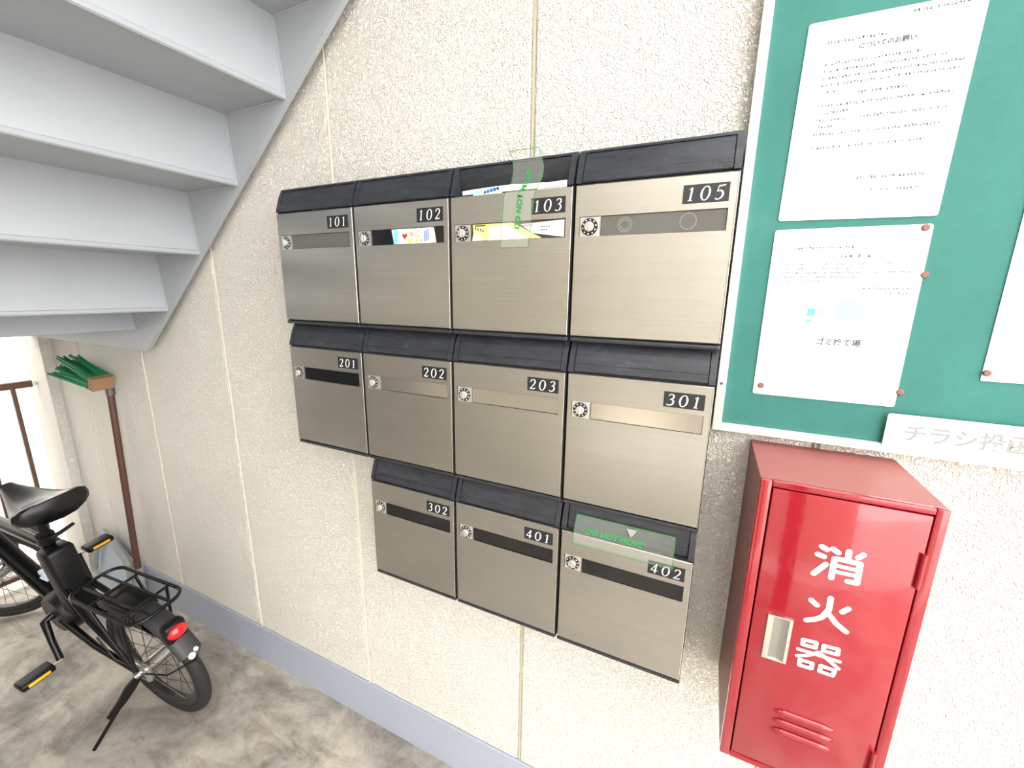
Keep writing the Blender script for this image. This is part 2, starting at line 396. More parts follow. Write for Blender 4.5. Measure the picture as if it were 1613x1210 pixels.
# dial
DX, DZ = 0.0326, -0.0745
dialplate_me = new_mesh('dial_plate', *(lambda g: (g.v, g.f))(G().rbox((0.0138, -0.1110, -0.0932), (0.0514, -0.104, -0.0565), .0012)), M_dialplate)
gd = G().disc((DX, -0.1110, DZ), 0.0157, (0, -1, 0), 0.0014, 28, .0005); dial_me = new_mesh('dial_ring', gd.v, gd.f, M_dial)
gd = G().disc((DX, -0.1122, DZ), 0.0090, (0, -1, 0), 0.0070, 24, .0016); gd.rbox((DX - .0012, -.1206, DZ - .008), (DX + .0012, -.119, DZ + .008), .0005); knob_me = new_mesh('knob', gd.v, gd.f, M_knob)
gd = G()
for i in range(10):
    th = 2 * PI * i / 10 + .2; cx, cz = DX + .0127 * math.cos(th), DZ + .0127 * math.sin(th)
    gd.disc((cx, -0.1123, cz), 0.0014, (0, -1, 0), 0.0003, 8)
dots_me = new_mesh('dial_numerals', gd.v, gd.f, M_digit)
win_g = G().rbox((SX0 + .0006, -0.1095, SZ0 + .0006), (SX1 - .0006, -0.105, SZ1 - .0006), .0004)
win_frame = G()
plate_me = new_mesh('number_plate', *(lambda g: (g.v, g.f))(G().rbox((0.193, -0.1132, -0.0456), (0.2642, -0.1118, -0.0160), .0006)), M_plate)
win_mats = {'smoke': M_smoke, 'light': M_smoke_light, 'steel': M_clear_steel}
win_me = {k: new_mesh('name_window', win_g.v, win_g.f, m) for k, m in win_mats.items()}
M_ring = mat('pale_ring_mark', (132, 131, 128), .4)
ring_me = {}
for rr_ in (.0125, .0085, .013):
    g = G().lathe([(rr_ - .0006, 0), (rr_ + .0006, 0), (rr_ + .0006, .0004), (rr_ - .0006, .0004)], (0, -.1096, 0), (0, -1, 0), 28); ring_me[rr_] = new_mesh('suction_mark', g.v, g.f, M_ring)
# window worn to steel colour stands nearly flush with a fine outline
BOX = [(0, 0, '101', 'light'), (0, 1, '102', 'smoke'), (0, 2, '103', None), (0, 3, '105', 'light'),
       (1, 0, '201', 'smoke'), (1, 1, '202', 'steel'), (1, 2, '203', 'steel'), (1, 3, '301', 'steel'),
       (2, 1, '302', 'smoke'), (2, 2, '401', 'smoke'), (2, 3, '402', 'smoke')]
LAB = {'101': 'stainless steel mailbox numbered 101 with dusty grey name window', '102': 'stainless steel mailbox numbered 102 with a colourful leaflet showing in its window',
       '103': 'stainless steel mailbox numbered 103 stuffed with mail, flap pushed open', '105': 'stainless steel mailbox numbered 105 beside the green notice board',
       '201': 'dark-looking stainless steel mailbox numbered 201 with black name window', '202': 'stainless steel mailbox numbered 202 with pale worn name window',
       '203': 'stainless steel mailbox numbered 203 with plain pale name window', '301': 'stainless steel mailbox numbered 301 with whitish scuffed name window',
       '302': 'stainless steel mailbox numbered 302, leftmost of the lowest row', '401': 'stainless steel mailbox numbered 401 in the middle of the lowest row',
       '402': 'stainless steel mailbox numbered 402 with clear tape across its flap'}
for r, c, num, win in BOX:
    bx, bz = c * W, Z0 - r * PH
    t = empty('mailbox', (bx, 0, bz)); tag(t, LAB[num], 'mailbox', 'wall-mounted stainless steel mailboxes')
    child_mesh('body', body_me, t); child_mesh('door', door_me, t, (0, -0.104, 0)); child_mesh('bottom_sill', sill_me, t)
    child_mesh('door_edge', edge_me, t)
    h = child_mesh('hood', hood_me, t)
    child_mesh('letter_flap', flap_open_me if num == '103' else flap_ajar_me if num == '402' else flap_me, h)
    dp = child_mesh('combination_lock', dialplate_me, t)
    for nm, me in (('dial_ring', dial_me), ('knob', knob_me), ('dial_numerals', dots_me)): child_mesh(nm, me, dp)
    if win:
        wo = child_mesh('name_window', win_me[win], t)
        if num == '105':
            for rx_, rr_ in ((.098, .0125), (.098, .0085), (.205, .013)): child_mesh('suction_mark', ring_me[rr_], wo, (rx_, 0, -.0735))
    pl = child_mesh('number_plate', plate_me, t); tag(pl, 'black plate with white numerals ' + num)
    for k, d in enumerate(num): child_mesh('digit', dig_mesh[d], pl, (0.1985 + k * .0222, -0.1136, -0.0418))

# ---------------------------------------------------------------- flat print helpers
def text_mesh(txt, size, m, name='printed_text', bold=0.0, shear=0.0):
    cu = bpy.data.curves.new(name, 'FONT'); cu.body = txt; cu.size = size; cu.offset = bold; cu.shear = shear; cu.resolution_u = 3
    o = bpy.data.objects.new(name, cu); COL.objects.link(o); bpy.context.view_layer.update()
    me = bpy.data.meshes.new_from_object(o.evaluated_get(bpy.context.evaluated_depsgraph_get()))
    bpy.data.objects.remove(o); me.materials.clear(); me.materials.append(m); me.transform(Matrix.Rotation(PI / 2, 4, 'X')); return me
def capsules(g, pts, w, y):
    y -= len(g.v) * 1.2e-6
    """round-ended polyline, flat in the xz plane"""
    for i, p in enumerate(pts):
        capsules.k = (getattr(capsules, 'k', 0) + 1) % 60; y -= 3e-5
        n = 10; v = [(p[0] + w / 2 * math.cos(2 * PI * k / n), y, p[1] + w / 2 * math.sin(2 * PI * k / n)) for k in range(n)]; g.add(v, [tuple(range(n))])
        if i:
            y -= 3e-5; q = pts[i - 1]; d = Vector((p[0] - q[0], 0, p[1] - q[1])).normalized(); nn = Vector((-d.z, 0, d.x)) * w / 2
            a, b = Vector((q[0], y, q[1])), Vector((p[0], y, p[1])); g.add([a + nn, a - nn, b - nn, b + nn], [(0, 1, 2, 3)])
def flat(g, name, m, parent=None):
    me = bpy.data.meshes.new(name); me.from_pydata([tuple(v) for v in g.v], [], g.f); me.materials.append(m)
    return child_mesh(name, me, parent) if parent else None
def rrect(x0, z0, x1, z1, r, n=4):
    out = []
    for cx, cz, a in ((x1 - r, z1 - r, 0), (x0 + r, z1 - r, 90), (x0 + r, z0 + r, 180), (x1 - r, z0 + r, 270)):
        for k in range(n + 1): th = math.radians(a + 90 * k / n); out.append((cx + r * math.cos(th), cz + r * math.sin(th)))
    return out

# ---------------------------------------------------------------- green notice board
def felt():
    m = mat('green_board_cloth', (72, 142, 130), 0.75); n, l, b = nodes(m); v = world_coords(m)
    l.new(ramp(m, noise(m, v, 5, 6, 0.7), [(0.3, lin((36, 99, 92))), (0.6, lin((44, 109, 101))), (0.8, lin((60, 119, 111)))]), b.inputs['Base Color'])
    bump(m, noise(m, v, 420, 2), 0.3, 0.0006); return m
M_felt = felt()
BX0, BZ0, BX1, BZ1 = 1.123, 1.320, 2.02, 2.24
board = empty('notice_board', (BX0, 0, BZ0)); tag(board, 'green cloth notice board in an aluminium frame beside the mailboxes', 'notice board')
def bobj(g, nm, m, sm=None):
    for v in g.v: v -= Vector((BX0, 0, BZ0))
    return g.obj(nm, m, board, smooth=sm is not None, autosmooth=sm)
bobj(G().box((BX0 + .005, -0.0235, BZ0 + .005), (BX1 - .005, -0.001, BZ1 - .005)), 'board_panel', M_felt)
fw, yF, yB = 0.0155, -0.031, -0.001
def rail(p0, p1, p2, p3):   # mitred rail: outer edge p0-p1, inner edge p2-p3 (xz)
    g = G(); k = [(p0, yB), (p1, yB), (p2, yB), (p3, yB), (p0, yF + .003), (p1, yF + .003), (p2, yF), (p3, yF)]
    g.add([(p[0], y, p[1]) for p, y in k], [(0, 1, 2, 3), (4, 5, 6, 7), (0, 1, 5, 4), (1, 2, 6, 5), (2, 3, 7, 6), (3, 0, 4, 7)]); bobj(g, 'frame_rail', M_alu)
o_, i_ = (BX0, BZ0, BX1, BZ1), (BX0 + fw, BZ0 + fw, BX1 - fw, BZ1 - fw)
rail((o_[0], o_[1]), (o_[2], o_[1]), (i_[2], i_[1]), (i_[0], i_[1])); rail((o_[0], o_[3]), (o_[2], o_[3]), (i_[2], i_[3]), (i_[0], i_[3]))
rail((o_[0], o_[1]), (o_[0], o_[3]), (i_[0], i_[3]), (i_[0], i_[1])); rail((o_[2], o_[1]), (o_[2], o_[3]), (i_[2], i_[3]), (i_[2], i_[1]))
M_screw = mat('rusty_screw', (104, 84, 70), 0.5, 0.5)
bobj(G().disc((1.1303, -0.0288, 1.415), 0.0028, (0, -1, 0), 0.0012, 12, .0005), 'screw', M_screw)

M_paper = mat('white_laminated_paper', (242, 242, 240), 0.35)
M_ink = mat('faded_grey_print', (64, 64, 66), 0.6)
M_ink_pale = mat('very_faded_print', (70, 70, 72), 0.6)
M_cyan = mat('faded_cyan_print', (96, 176, 180), 0.6); M_cyan2 = mat('pale_cyan_print', (146, 186, 184), 0.6)
def sheet(name, x0, z0, x1, z1, label, r=.004, y=-0.0245, tilt=0.0):
    t = empty(name, (x0, y, z0)); tag(t, label, 'notice'); t.rotation_euler = (0, tilt, 0)
    G().prism(rrect(0, 0, x1 - x0, z1 - z0, r), 'y', -0.0009, 0.0).obj('paper_sheet', M_paper, t)
    return t
def marks(t, rows, m, y=-0.0012, name='printed_text'):
    """rows of small illegible print: (x, z, width, glyph height)"""
    g = G(); rr = random.Random(len(rows) * 17 + 3)
    for x, z, w, h in rows:
        cx = x
        while cx < x + w:
            gw = h * .8
            if rr.random() > .12:
                for k in range(3):
                    if rr.random() < .6:
                        zz = z + h * rr.uniform(.1, .9); g.add([(cx, y, zz), (cx + gw * rr.uniform(.5, .95), y, zz), (cx + gw * rr.uniform(.5, .95), y, zz + h * .2), (cx, y, zz + h * .2)], [(0, 1, 2, 3)])
                xx = cx + gw * rr.uniform(.1, .7); g.add([(xx, y, z + h * .05), (xx + h * .2, y, z + h * .05), (xx + h * .2, y, z + h * .95), (xx, y, z + h * .95)], [(0, 1, 2, 3)])
            cx += h
    tag(flat(g, name, m, t), kind='stuff')
# upper notice
t = sheet('notice_sheet', 1.187, 1.712, 1.399, 2.008, 'upper white laminated notice with rows of faint grey print', tilt=math.radians(0.9))
marks(t, [(.13, .285, .06, .0045), (.028, .262, .075, .0045), (.03, .232, .12, .0042), (.03, .222, .15, .0042), (.03, .212, .17, .0042), (.03, .202, .17, .0042), (.03, .192, .02, .0042),
          (.075, .186, .065, .0045), (.03, .172, .165, .0042), (.035, .162, .04, .0042), (.03, .151, .165, .0042), (.035, .141, .02, .0042), (.03, .130, .165, .0042), (.03, .110, .145, .0042), (.10, .060, .085, .0045), (.12, .041, .06, .0042)], M_ink)
o = child_mesh('printed_heading', text_mesh('についてのお願い', .0088, M_ink, 'printed_heading', .00025), t, (.070, -.0012, .250))
# lower notice
t = sheet('notice_sheet', 1.185, 1.401, 1.397, 1.697, 'lower white laminated notice with two small cyan pictures')
marks(t, [(.025, .262, .09, .0042), (.02, .235, .115, .0034), (.02, .228, .115, .0034), (.02, .221, .115, .0034), (.02, .214, .105, .0034), (.02, .207, .055, .0034), (.16, .236, .015, .0034), (.15, .222, .045, .0034), (.135, .195, .065, .0036), (.165, .188, .035, .0034)], M_ink_pale)
marks(t, [(.10, .247, .04, .006)], M_ink)
child_mesh('printed_heading', text_mesh('ゴミ捨て場', .013, M_ink, 'printed_heading', .0003), t, (.085, -.0012, .100))
g = G(); g.add([(.066, -.0012, .149), (.078, -.0012, .149), (.078, -.0012, .162), (.066, -.0012, .162)], [(0, 1, 2, 3)]); g.add([(.066, -.0012, .139), (.073, -.0012, .139), (.073, -.0012, .143), (.066, -.0012, .143)], [(0, 1, 2, 3)]); flat(g, 'printed_picture', M_cyan, t)
g = G(); g.add([(.108, -.0012, .145), (.146, -.0012, .145), (.146, -.0012, .177), (.108, -.0012, .177)], [(0, 1, 2, 3)]); g.add([(.079, -.0012, .149), (.092, -.0012, .149), (.092, -.0012, .162), (.079, -.0012, .162)], [(0, 1, 2, 3)]); flat(g, 'printed_picture', M_cyan2, t)
g = G()
for a in ((.03, .128, .048, .1285), (.06, .126, .095, .1265), (.0595, .112, .0600, .126), (.03, .128, .0305, .17)): g.add([(a[0], -.0012, a[1]), (a[2], -.0012, a[1]), (a[2], -.0012, a[3]), (a[0], -.0012, a[3])], [(0, 1, 2, 3)])
flat(g, 'printed_map', M_ink_pale, t)
# right-hand notice, cut by the picture edge
t = sheet('notice_sheet', 1.494, 1.457, 1.71, 1.78, 'white notice at the far right of the green board', .002)
# long sign over the lower frame rail
t = sheet('sign_sheet', 1.389, 1.331, 1.70, 1.391, 'white no-flyers sign stuck over the lower edge of the notice board', .004, y=-0.0322)
M_ink3 = mat('grey_sign_print', (132, 132, 132), 0.6)
child_mesh('printed_text', text_mesh('チラシ投函', .0315, M_ink3, bold=.0006), t, (.024, -.0012, .018))
M_pin = mat('dull_red_brown_pin', (124, 78, 68), 0.45)
PINS = [(1.3875, 1.6915, 'brown pin at the upper right corner of the lower notice'), (1.3990, 1.620, 'brown pin at the right edge of the lower notice'), (1.197, 1.418, 'brown pin at the lower left corner of the lower notice'),
        (1.4005, 1.4275, 'brown pin near the lower right corner of the lower notice'), (1.499, 1.470, 'brown pin in the corner of the far right notice')]
for x, z, lab in PINS:
    p = G().disc((0, 0, 0), 0.0052, (0, -1, 0), 0.0035, 16, .0012).obj('push_pin', M_pin, loc=(x, -0.0254 if x not in (1.3990, 1.4005) else -0.0236, z)); tag(p, lab, 'pin', 'pins on the notice board')

# ---------------------------------------------------------------- red fire extinguisher cabinet
cx0, cx1, cz0, cz1, cd = 1.199, 1.4295, 0.7316, 1.2935, 0.185
cab = empty('extinguisher_cabinet', (cx0, 0, cz0)); tag(cab, 'red steel fire extinguisher cabinet with white lettering under the notice board', 'cabinet')
def cobj(g, nm, m, par=None, sm=None):
    for v in g.v: v -= Vector((cx0, 0, cz0))
    return g.obj(nm, m, par or cab, smooth=sm is not None, autosmooth=sm)
g = G(); th = .012
g.box((cx0, -cd + .006, cz0 + .0041), (cx0 + .004, -.0011, cz1 - .0041)); g.box((cx1 - .004, -cd + .006, cz0 + .0041), (cx1, -.0011, cz1 - .0041))
g.box((cx0, -cd + .006, cz1 - .004), (cx1, -.001, cz1)); g.box((cx0, -cd + .006, cz0), (cx1, -.001, cz0 + .004)); g.box((cx0 + .0041, -.006, cz0 + .0041), (cx1 - .0041, -.0012, cz1 - .0041))
cobj(g, 'case', M_red_dusty_shaded)
g = G(); dx0, dx1, dz0, dz1 = 1.2168, 1.413, 0.746, 1.2820
g.rbox((cx0 - .0005, -cd - .001, cz0 - .0005), (dx0 - .0018, -cd + .010, cz1 + .0005), .002); g.rbox((dx1 + .0018, -cd - .001, cz0 - .0005), (cx1 + .0005, -cd + .010, cz1 + .0005), .002)
g.rbox((dx0 - .0017, -cd - .001, dz1 + .0018), (dx1 + .0017, -cd + .010, cz1 + .0005), .002); g.rbox((dx0 - .0017, -cd - .001, cz0 - .0005), (dx1 + .0017, -cd + .010, dz0 - .0018), .002)
cobj(g, 'front_frame', M_red, sm=40)
door = cobj(G().rbox((dx0, -cd - .0015, dz0), (dx1, -cd + .012, dz1), .0018), 'cabinet_door', M_red, sm=40)
# pressed louvres
for k in range(3):
    z = 0.8705 - .0200 * k; g = G(); secs = []
    for i in range(13):
        x = 1.268 + (1.360 - 1.268) * i / 12; e = min(1.0, min(i, 12 - i) / 1.5 + .02)
        secs.append([(x, -cd - .0012, z - .0065 * e), (x, -cd - .0012 - .0055 * e, z - .005 * e), (x, -cd - .0012 - .003 * e, z + .003 * e), (x, -cd - .0012, z + .0062 * e)])
    g.loft(secs)
    for v in g.v: v -= Vector((cx0, 0, cz0))
    lo = g.obj('louvre', M_red, cab, smooth=True); lo.parent = door
# recessed chrome pull
hx0, hx1, hz0, hz1 = 1.2385, 1.2745, 0.9700, 1.0570
g = G(); f = .0045
g.box((hx0, -cd - .0042, hz0), (hx0 + .0085, -cd - .0012, hz1)); g.box((hx1 - f, -cd - .0042, hz0), (hx1, -cd - .0012, hz1)); 
g.box((hx0 + .0086, -cd - .0041, hz0), (hx1 - f - .0001, -cd - .0012, hz0 + .002)); g.box((hx0 + .0086, -cd - .0041, hz1 - .002), (hx1 - f - .0001, -cd - .0012, hz1))
hd = cobj(g, 'pull_handle', M_chrome, door)
M_cup = mat('dull_grey_cup', (150, 148, 144), 0.3, 0.8)
cup = G()
for i in range(9):
    u = i / 8; x = hx0 + .0085 + (hx1 - f - hx0 - .0085) * u; d = .004 * math.sin(PI * u); cup.v += [Vector((x, -cd - .0018 - (.0016 - d * .4), hz0 + .002)), Vector((x, -cd - .0018 - (.0016 - d * .4), hz1 - .002))]
cup.f = [(2 * i, 2 * i + 2, 2 * i + 3, 2 * i + 1) for i in range(8)]
cobj(cup, 'finger_cup', M_cup, door, 60)
for z0_, z1_ in ((1.167, 1.2235), (0.80, 0.8595)):
    cobj(G().cyl((1.4125, -cd - .003, z0_), (1.4125, -cd - .003, z1_), .0034, 10), 'hinge', M_red, cab, 40)
KAN = {'fire_a': ([[(1.2932, 1.2), (1.3003, 1.1966)], [(1.2896, 1.1855), (1.2981, 1.1836)], [(1.2892, 1.1505), (1.3023, 1.1714)], [(1.3078, 1.1999), (1.3149, 1.1955)], [(1.3275, 1.2015), (1.3279, 1.1884)], [(1.3453, 1.2011), (1.3398, 1.1943)],
         [(1.3122, 1.1505), (1.3118, 1.1845), (1.3273, 1.1855), (1.3438, 1.1850), (1.3445, 1.1518), (1.3327, 1.1512)]], [[(1.3151, 1.1735), (1.341, 1.1735)], [(1.3154, 1.1628), (1.341, 1.1635)]]),
       'fire_b': ([[(1.2929, 1.1023), (1.3014, 1.096)], [(1.3414, 1.1041), (1.3346, 1.0957)], [(1.3171, 1.1147), (1.3176, 1.0939), (1.3109, 1.0771), (1.3018, 1.0694), (1.2914, 1.0639)], [(1.3169, 1.0877), (1.3299, 1.0727), (1.3445, 1.0627)]], []),
       'fire_c': ([[(1.288, 1.0055), (1.3168, 1.0057), (1.3448, 1.0054)], [(1.3161, 1.0111), (1.3021, 0.9991), (1.288, 0.9923)], [(1.3161, 1.0111), (1.3301, 1.0025), (1.3451, 0.992)]],
                  [[(1.2924, 1.0265), (1.3103, 1.0276), (1.3103, 1.0177), (1.2927, 1.0169), (1.2924, 1.0265)], [(1.3208, 1.0265), (1.3398, 1.0276), (1.3402, 1.0176), (1.3209, 1.0167), (1.3208, 1.0265)],
                   [(1.2931, 0.987), (1.3104, 0.9872), (1.3101, 0.9765), (1.2933, 0.9762), (1.2931, 0.987)], [(1.3219, 0.988), (1.3409, 0.9868), (1.3395, 0.9759), (1.3215, 0.9767), (1.3219, 0.988)]])}
for k, (thick, thin) in KAN.items():
    g = G()
    for st in thick: capsules(g, st, .0082 if k != 'fire_c' else .0058, -cd - .0021)
    for st in thin: capsules(g, st, .0062, -cd - .0021)
    for v in g.v: v -= Vector((cx0, 0, cz0))
    flat(g, 'white_character', M_white_letter, door)
cab.location = (1.1963, 0, 0.7547); cab.scale = (0.973, 1.108, 0.973)     # final size 22 x 55 x 20 cm

# ---------------------------------------------------------------- mail and tape
def print_mat(name, base, cols, sc):
    m = mat(name, base, 0.5); n, l, b = nodes(m); v = coords(m)
    vo = n.new('ShaderNodeTexVoronoi'); vo.inputs['Scale'].default_value = sc; l.new(v, vo.inputs['Vector'])
    sep = n.new('ShaderNodeSeparateColor'); l.new(vo.outputs['Color'], sep.inputs[0])
    r = n.new('ShaderNodeValToRGB'); r.color_ramp.interpolation = 'CONSTANT'
    while len(r.color_ramp.elements) < len(cols): r.color_ramp.elements.new(.5)
    for i, (e, c) in enumerate(zip(r.color_ramp.elements, cols)): e.position = i / len(cols); e.color = lin(c)
    l.new(sep.outputs[0], r.inputs['Fac']); l.new(r.outputs['Color'], b.inputs['Base Color']); return m
M_pw = mat('white_paper', (236, 236, 234), 0.5); M_py = mat('yellow_paper', (238, 226, 140), 0.5); M_pcream = mat('cream_paper', (240, 236, 206), 0.5); M_pgrey = mat('grey_white_paper', (214, 212, 210), 0.5)
M_blue_strip = mat('light_blue_paper', (120, 196, 222), 0.5); M_pr = mat('red_print', (214, 40, 70), .5); M_pyl = mat('yellow_print', (246, 214, 90), .5); M_pp = mat('pink_print', (240, 166, 150), .5); M_pv = mat('violet_print', (120, 110, 170), .5); M_pb = mat('blue_print', (48, 88, 160), .5); M_pk = mat('dark_print', (70, 70, 66), .5)
def leaflet(name, pts, m, label, y=-0.1045, bend=0.0, th=.0006, cat='leaflet', group=None):
    """thin bent sheet with a four-cornered outline in xz; pts relative to first"""
    c = Vector((sum(p[0] for p in pts) / 4, y, min(p[1] for p in pts)))
    o = empty(name, c); tag(o, label, cat, group); n = 8; fr = []; bk = []
    for i in range(n + 1):
        u = i / n
        for w in (0, 1):
            a = Vector(pts[0]).lerp(Vector(pts[1]), u) if w == 0 else Vector(pts[3]).lerp(Vector(pts[2]), u)
            fr.append(Vector((a.x, y - bend * math.sin(PI * u) - th, a.y)) - c); bk.append(Vector((a.x, y - bend * math.sin(PI * u), a.y)) - c)
    k = len(fr); f = []
    for i in range(n):
        a = 2 * i; f += [(a, a + 2, a + 3, a + 1), (k + a, k + a + 1, k + a + 3, k + a + 2), (a, k + a, k + a + 2, a + 2), (a + 1, a + 3, k + a + 3, k + a + 1)]
    f += [(0, 1, k + 1, k), (2 * n, k + 2 * n, k + 2 * n + 1, 2 * n + 1)]
    G().add(fr + bk, f).obj('paper_sheet', m, o)
    def local(x, z, dy=-.0009): return Vector((x, y + dy - th, z)) - c
    return o, local
def spots(o, local, items, name='printed_motif'):
    by = {}
    for kind, x, z, s, m in items:
        g = by.setdefault(m.name, (G(), m))[0]; p = local(x, z)
        if kind == 'dot': n = 14; g.add([p + Vector((s * math.cos(2 * PI * k / n), 0, s * math.sin(2 * PI * k / n))) for k in range(n)], [tuple(range(n))])
        elif kind == 'heart':
            v = []
            for k in range(20):
                th = 2 * PI * k / 20; v.append(p + Vector((s * math.sin(th) ** 3, 0, s * (13 * math.cos(th) - 5 * math.cos(2 * th) - 2 * math.cos(3 * th) - math.cos(4 * th)) / 16)))
            g.add(v, [tuple(range(20))])
        else: w, h = s; g.add([p, p + Vector((w, 0, 0)), p + Vector((w, 0, h)), p + Vector((0, 0, h))], [(0, 1, 2, 3)])
    for g, m in by.values(): flat(g, name, m, o)
b2, zb = 0.28, Z0
o, L = leaflet('leaflet', [(b2 + .123, zb - .0905), (b2 + .243, zb - .0905), (b2 + .237, zb - .0575), (b2 + .117, zb - .0575)], M_pw, 'colourful leaflet with red heart in the window of mailbox 102', y=-0.1100)
rr = random.Random(4)
it = [('box', b2 + .1225, zb - .0895, (.014, .031), M_blue_strip), ('heart', b2 + .156, zb - .0735, .0075, M_pr), ('dot', b2 + .176, zb - .070, .0062, M_pp), ('dot', b2 + .168, zb - .084, .0060, M_pyl), ('dot', b2 + .188, zb - .085, .0045, M_pyl), ('dot', b2 + .170, zb - .0625, .0036, M_pyl), ('dot', b2 + .194, zb - .076, .0042, M_pyl), ('dot', b2 + .203, zb - .085, .0040, M_pp), ('heart', b2 + .196, zb - .0635, .004, M_pp)]
for k in range(5): it.append(('box', b2 + .211 + .0026 * (k % 2) + .004 * (k // 2) * 1.4, zb - .088 + .001 * k, (.0022, .024), M_pv if k % 2 == 0 else M_blue_strip))
spots(o, L, it)
b3 = 0.56
o, L = leaflet('leaflet', [(b3 + .060, zb - .090), (b3 + .215, zb - .090), (b3 + .150, zb - .0575), (b3 + .056, zb - .0575)], M_py, 'yellow leaflet folded inside the window of mailbox 103', y=-0.1070)
spots(o, L, [('box', b3 + .062 + .006 * k, zb - .068 - .0018 * k, (.003, .005), M_pk) for k in range(4)] + [('box', b3 + .062, zb - .0615, (.026, .0022), M_pk)])
o, L = leaflet('leaflet', [(b3 + .094, zb - .0905), (b3 + .186, zb - .0905), (b3 + .136, zb - .060), (b3 + .098, zb - .066)], M_pcream, 'cream leaflet lying over the yellow one in mailbox 103', y=-0.1082)
spots(o, L, [('box', b3 + .103 + .003 * k, zb - .0875 + .001 * (k % 3), (.0014, .003), M_pk) for k in range(4)])
o, L = leaflet('leaflet', [(b3 + .196, zb - .080), (b3 + .262, zb - .090), (b3 + .262, zb - .0575), (b3 + .168, zb - .062)], M_pgrey, 'greyish white booklet at the right of the window of mailbox 103', y=-0.1078)
spots(o, L, [('box', b3 + .214 + .005 * (k % 4), zb - .070 - .006 * (k // 4), (.003, .0022), M_pk) for k in range(7)] + [('box', b3 + .172, zb - .0655, (.024, .0016), M_pr)])
o, L = leaflet('leaflet', [(b3 + .056, zb - .0905), (b3 + .082, zb - .0905), (b3 + .066, zb - .077), (b3 + .058, zb - .079)], M_pw, 'small white paper corner at the left of the window of mailbox 103', y=-0.1088)
# dark back of the open window of 103
# mail sticking out under its flap
o, L = leaflet('leaflet', [(b3 + .030, zb - .03), (b3 + .150, zb - .03), (b3 + .152, zb + .0165), (b3 + .028, zb + .0125)], M_pw, 'white and blue leaflet poking out under the open flap of mailbox 103', y=-0.1015, bend=.003)
spots(o, L, [('dot', b3 + .085 + .0075 * k, zb + .0055 + .0012 * k, .0034, M_pb) for k in range(5)] + [('box', b3 + .048, zb + .006, (.03, .0022), M_blue_strip), ('box', b3 + .068, zb + .011, (.05, .002), M_blue_strip)])
for k_ in o.children:
    if k_.name.startswith('printed_motif'): k_.location.y = -.003
o, L = leaflet('leaflet', [(b3 + .140, zb - .03), (b3 + .215, zb - .03), (b3 + .217, zb + .0135), (b3 + .142, zb + .0155)], M_pcream, 'cream envelope behind the tape under the flap of mailbox 103', y=-0.1030)
o, L = leaflet('envelope', [(b3 + .200, zb - .03), (b3 + .263, zb - .03), (b3 + .263, zb + .0140), (b3 + .202, zb + .012)], M_pgrey, 'grey window envelope under the right end of the flap of mailbox 103', y=-0.1040, cat='envelope')
spots(o, L, [('box', b3 + .216, zb + .004, (.034, .006), M_pw), ('box', b3 + .216, zb + .0035, (.034, .0006), M_pk)])

def tape_mat():
    m = bpy.data.materials.new('clear_tape_film'); m.use_nodes = True; n, l = m.node_tree.nodes, m.node_tree.links
    b = n['Principled BSDF']; b.inputs['Base Color'].default_value = lin((226, 232, 222)); b.inputs['Roughness'].default_value = .25
    t = n.new('ShaderNodeBsdfTransparent'); t.inputs[0].default_value = (.985, 1, .985, 1); x = n.new('ShaderNodeMixShader'); x.inputs[0].default_value = .13
    l.new(t.outputs[0], x.inputs[1]); l.new(b.outputs[0], x.inputs[2]); l.new(x.outputs[0], n['Material Output'].inputs['Surface']); return m
M_tape = tape_mat(); M_green = mat('green_tape_print', (34, 138, 66), 0.5)
def path_at(path, s, vals=None):
    for i in range(len(path) - 1):
        d = (Vector(path[i + 1]) - Vector(path[i])).length
        if s <= d or i == len(path) - 2:
            return Vector(path[i]).lerp(Vector(path[i + 1]), s / d) if vals is None else vals[i] + (vals[i + 1] - vals[i]) * s / d
        s -= d
def tape(label, path, xl, xr, org, word, size, along, s0, off):
    """film following a (y,z) path, x edges given at the two ends"""
    t = empty('clear_tape', org); tag(t, label, 'tape', 'clear tape strips with green print'); org = Vector(org)
    tot = sum((Vector(path[i + 1]) - Vector(path[i])).length for i in range(len(path) - 1)); N = 40
    def pt(u, s, d=0.0):
        q = path_at(path, s * tot); x0 = path_at(path, s * tot, xl); x1 = path_at(path, s * tot, xr)
        return Vector((x0 + (x1 - x0) * u, q.x - d, q.y)) - org
    g = G()
    for i in range(N + 1): g.v += [pt(0, i / N), pt(1, i / N)]
    g.f = [(2 * i, 2 * i + 1, 2 * i + 3, 2 * i + 2) for i in range(N)]; flat(g, 'film', M_tape, t)
    g = G(); w = .0011 / (xr[0] - xl[0])
    for u in (0, 1 - w):
        k = len(g.v)
        for i in range(N + 1): g.v += [pt(u, i / N, .0004), pt(u + w, i / N, .0004)]
        g.f += [(k + 2 * i, k + 2 * i + 1, k + 2 * i + 3, k + 2 * i + 2) for i in range(N)]
    e = .0012 / tot
    for s in (0, 1 - e): k = len(g.v); g.v += [pt(0, s, .0004), pt(1, s, .0004), pt(1, s + e, .0004), pt(0, s + e, .0004)]; g.f.append((k, k + 1, k + 2, k + 3))
    flat(g, 'printed_border', M_green, t)
    me = text_mesh(word, size, M_green, bold=.0006, shear=.2)
    for v in me.vertices:
        a, b_ = v.co.x, v.co.z
        if along: q = pt(off - b_ / (xr[0] - xl[0]), max(0, min(1, s0 - a / tot)), .0005)
        else: q = pt(off + a / (xr[0] - xl[0]), max(0, min(1, s0 - b_ / tot)), .0005)
        v.co = q
    child_mesh('printed_text', me, t)
path103 = [(-.0015, zb + .112), (-.0015, zb + .090), (-.05, zb + .074), (-.0885, zb + .0665), (-.096, zb + .045), (-.106, zb + .020), (-.1128, zb - .004), (-.1135, zb - .030), (-.1138, zb - .108)]
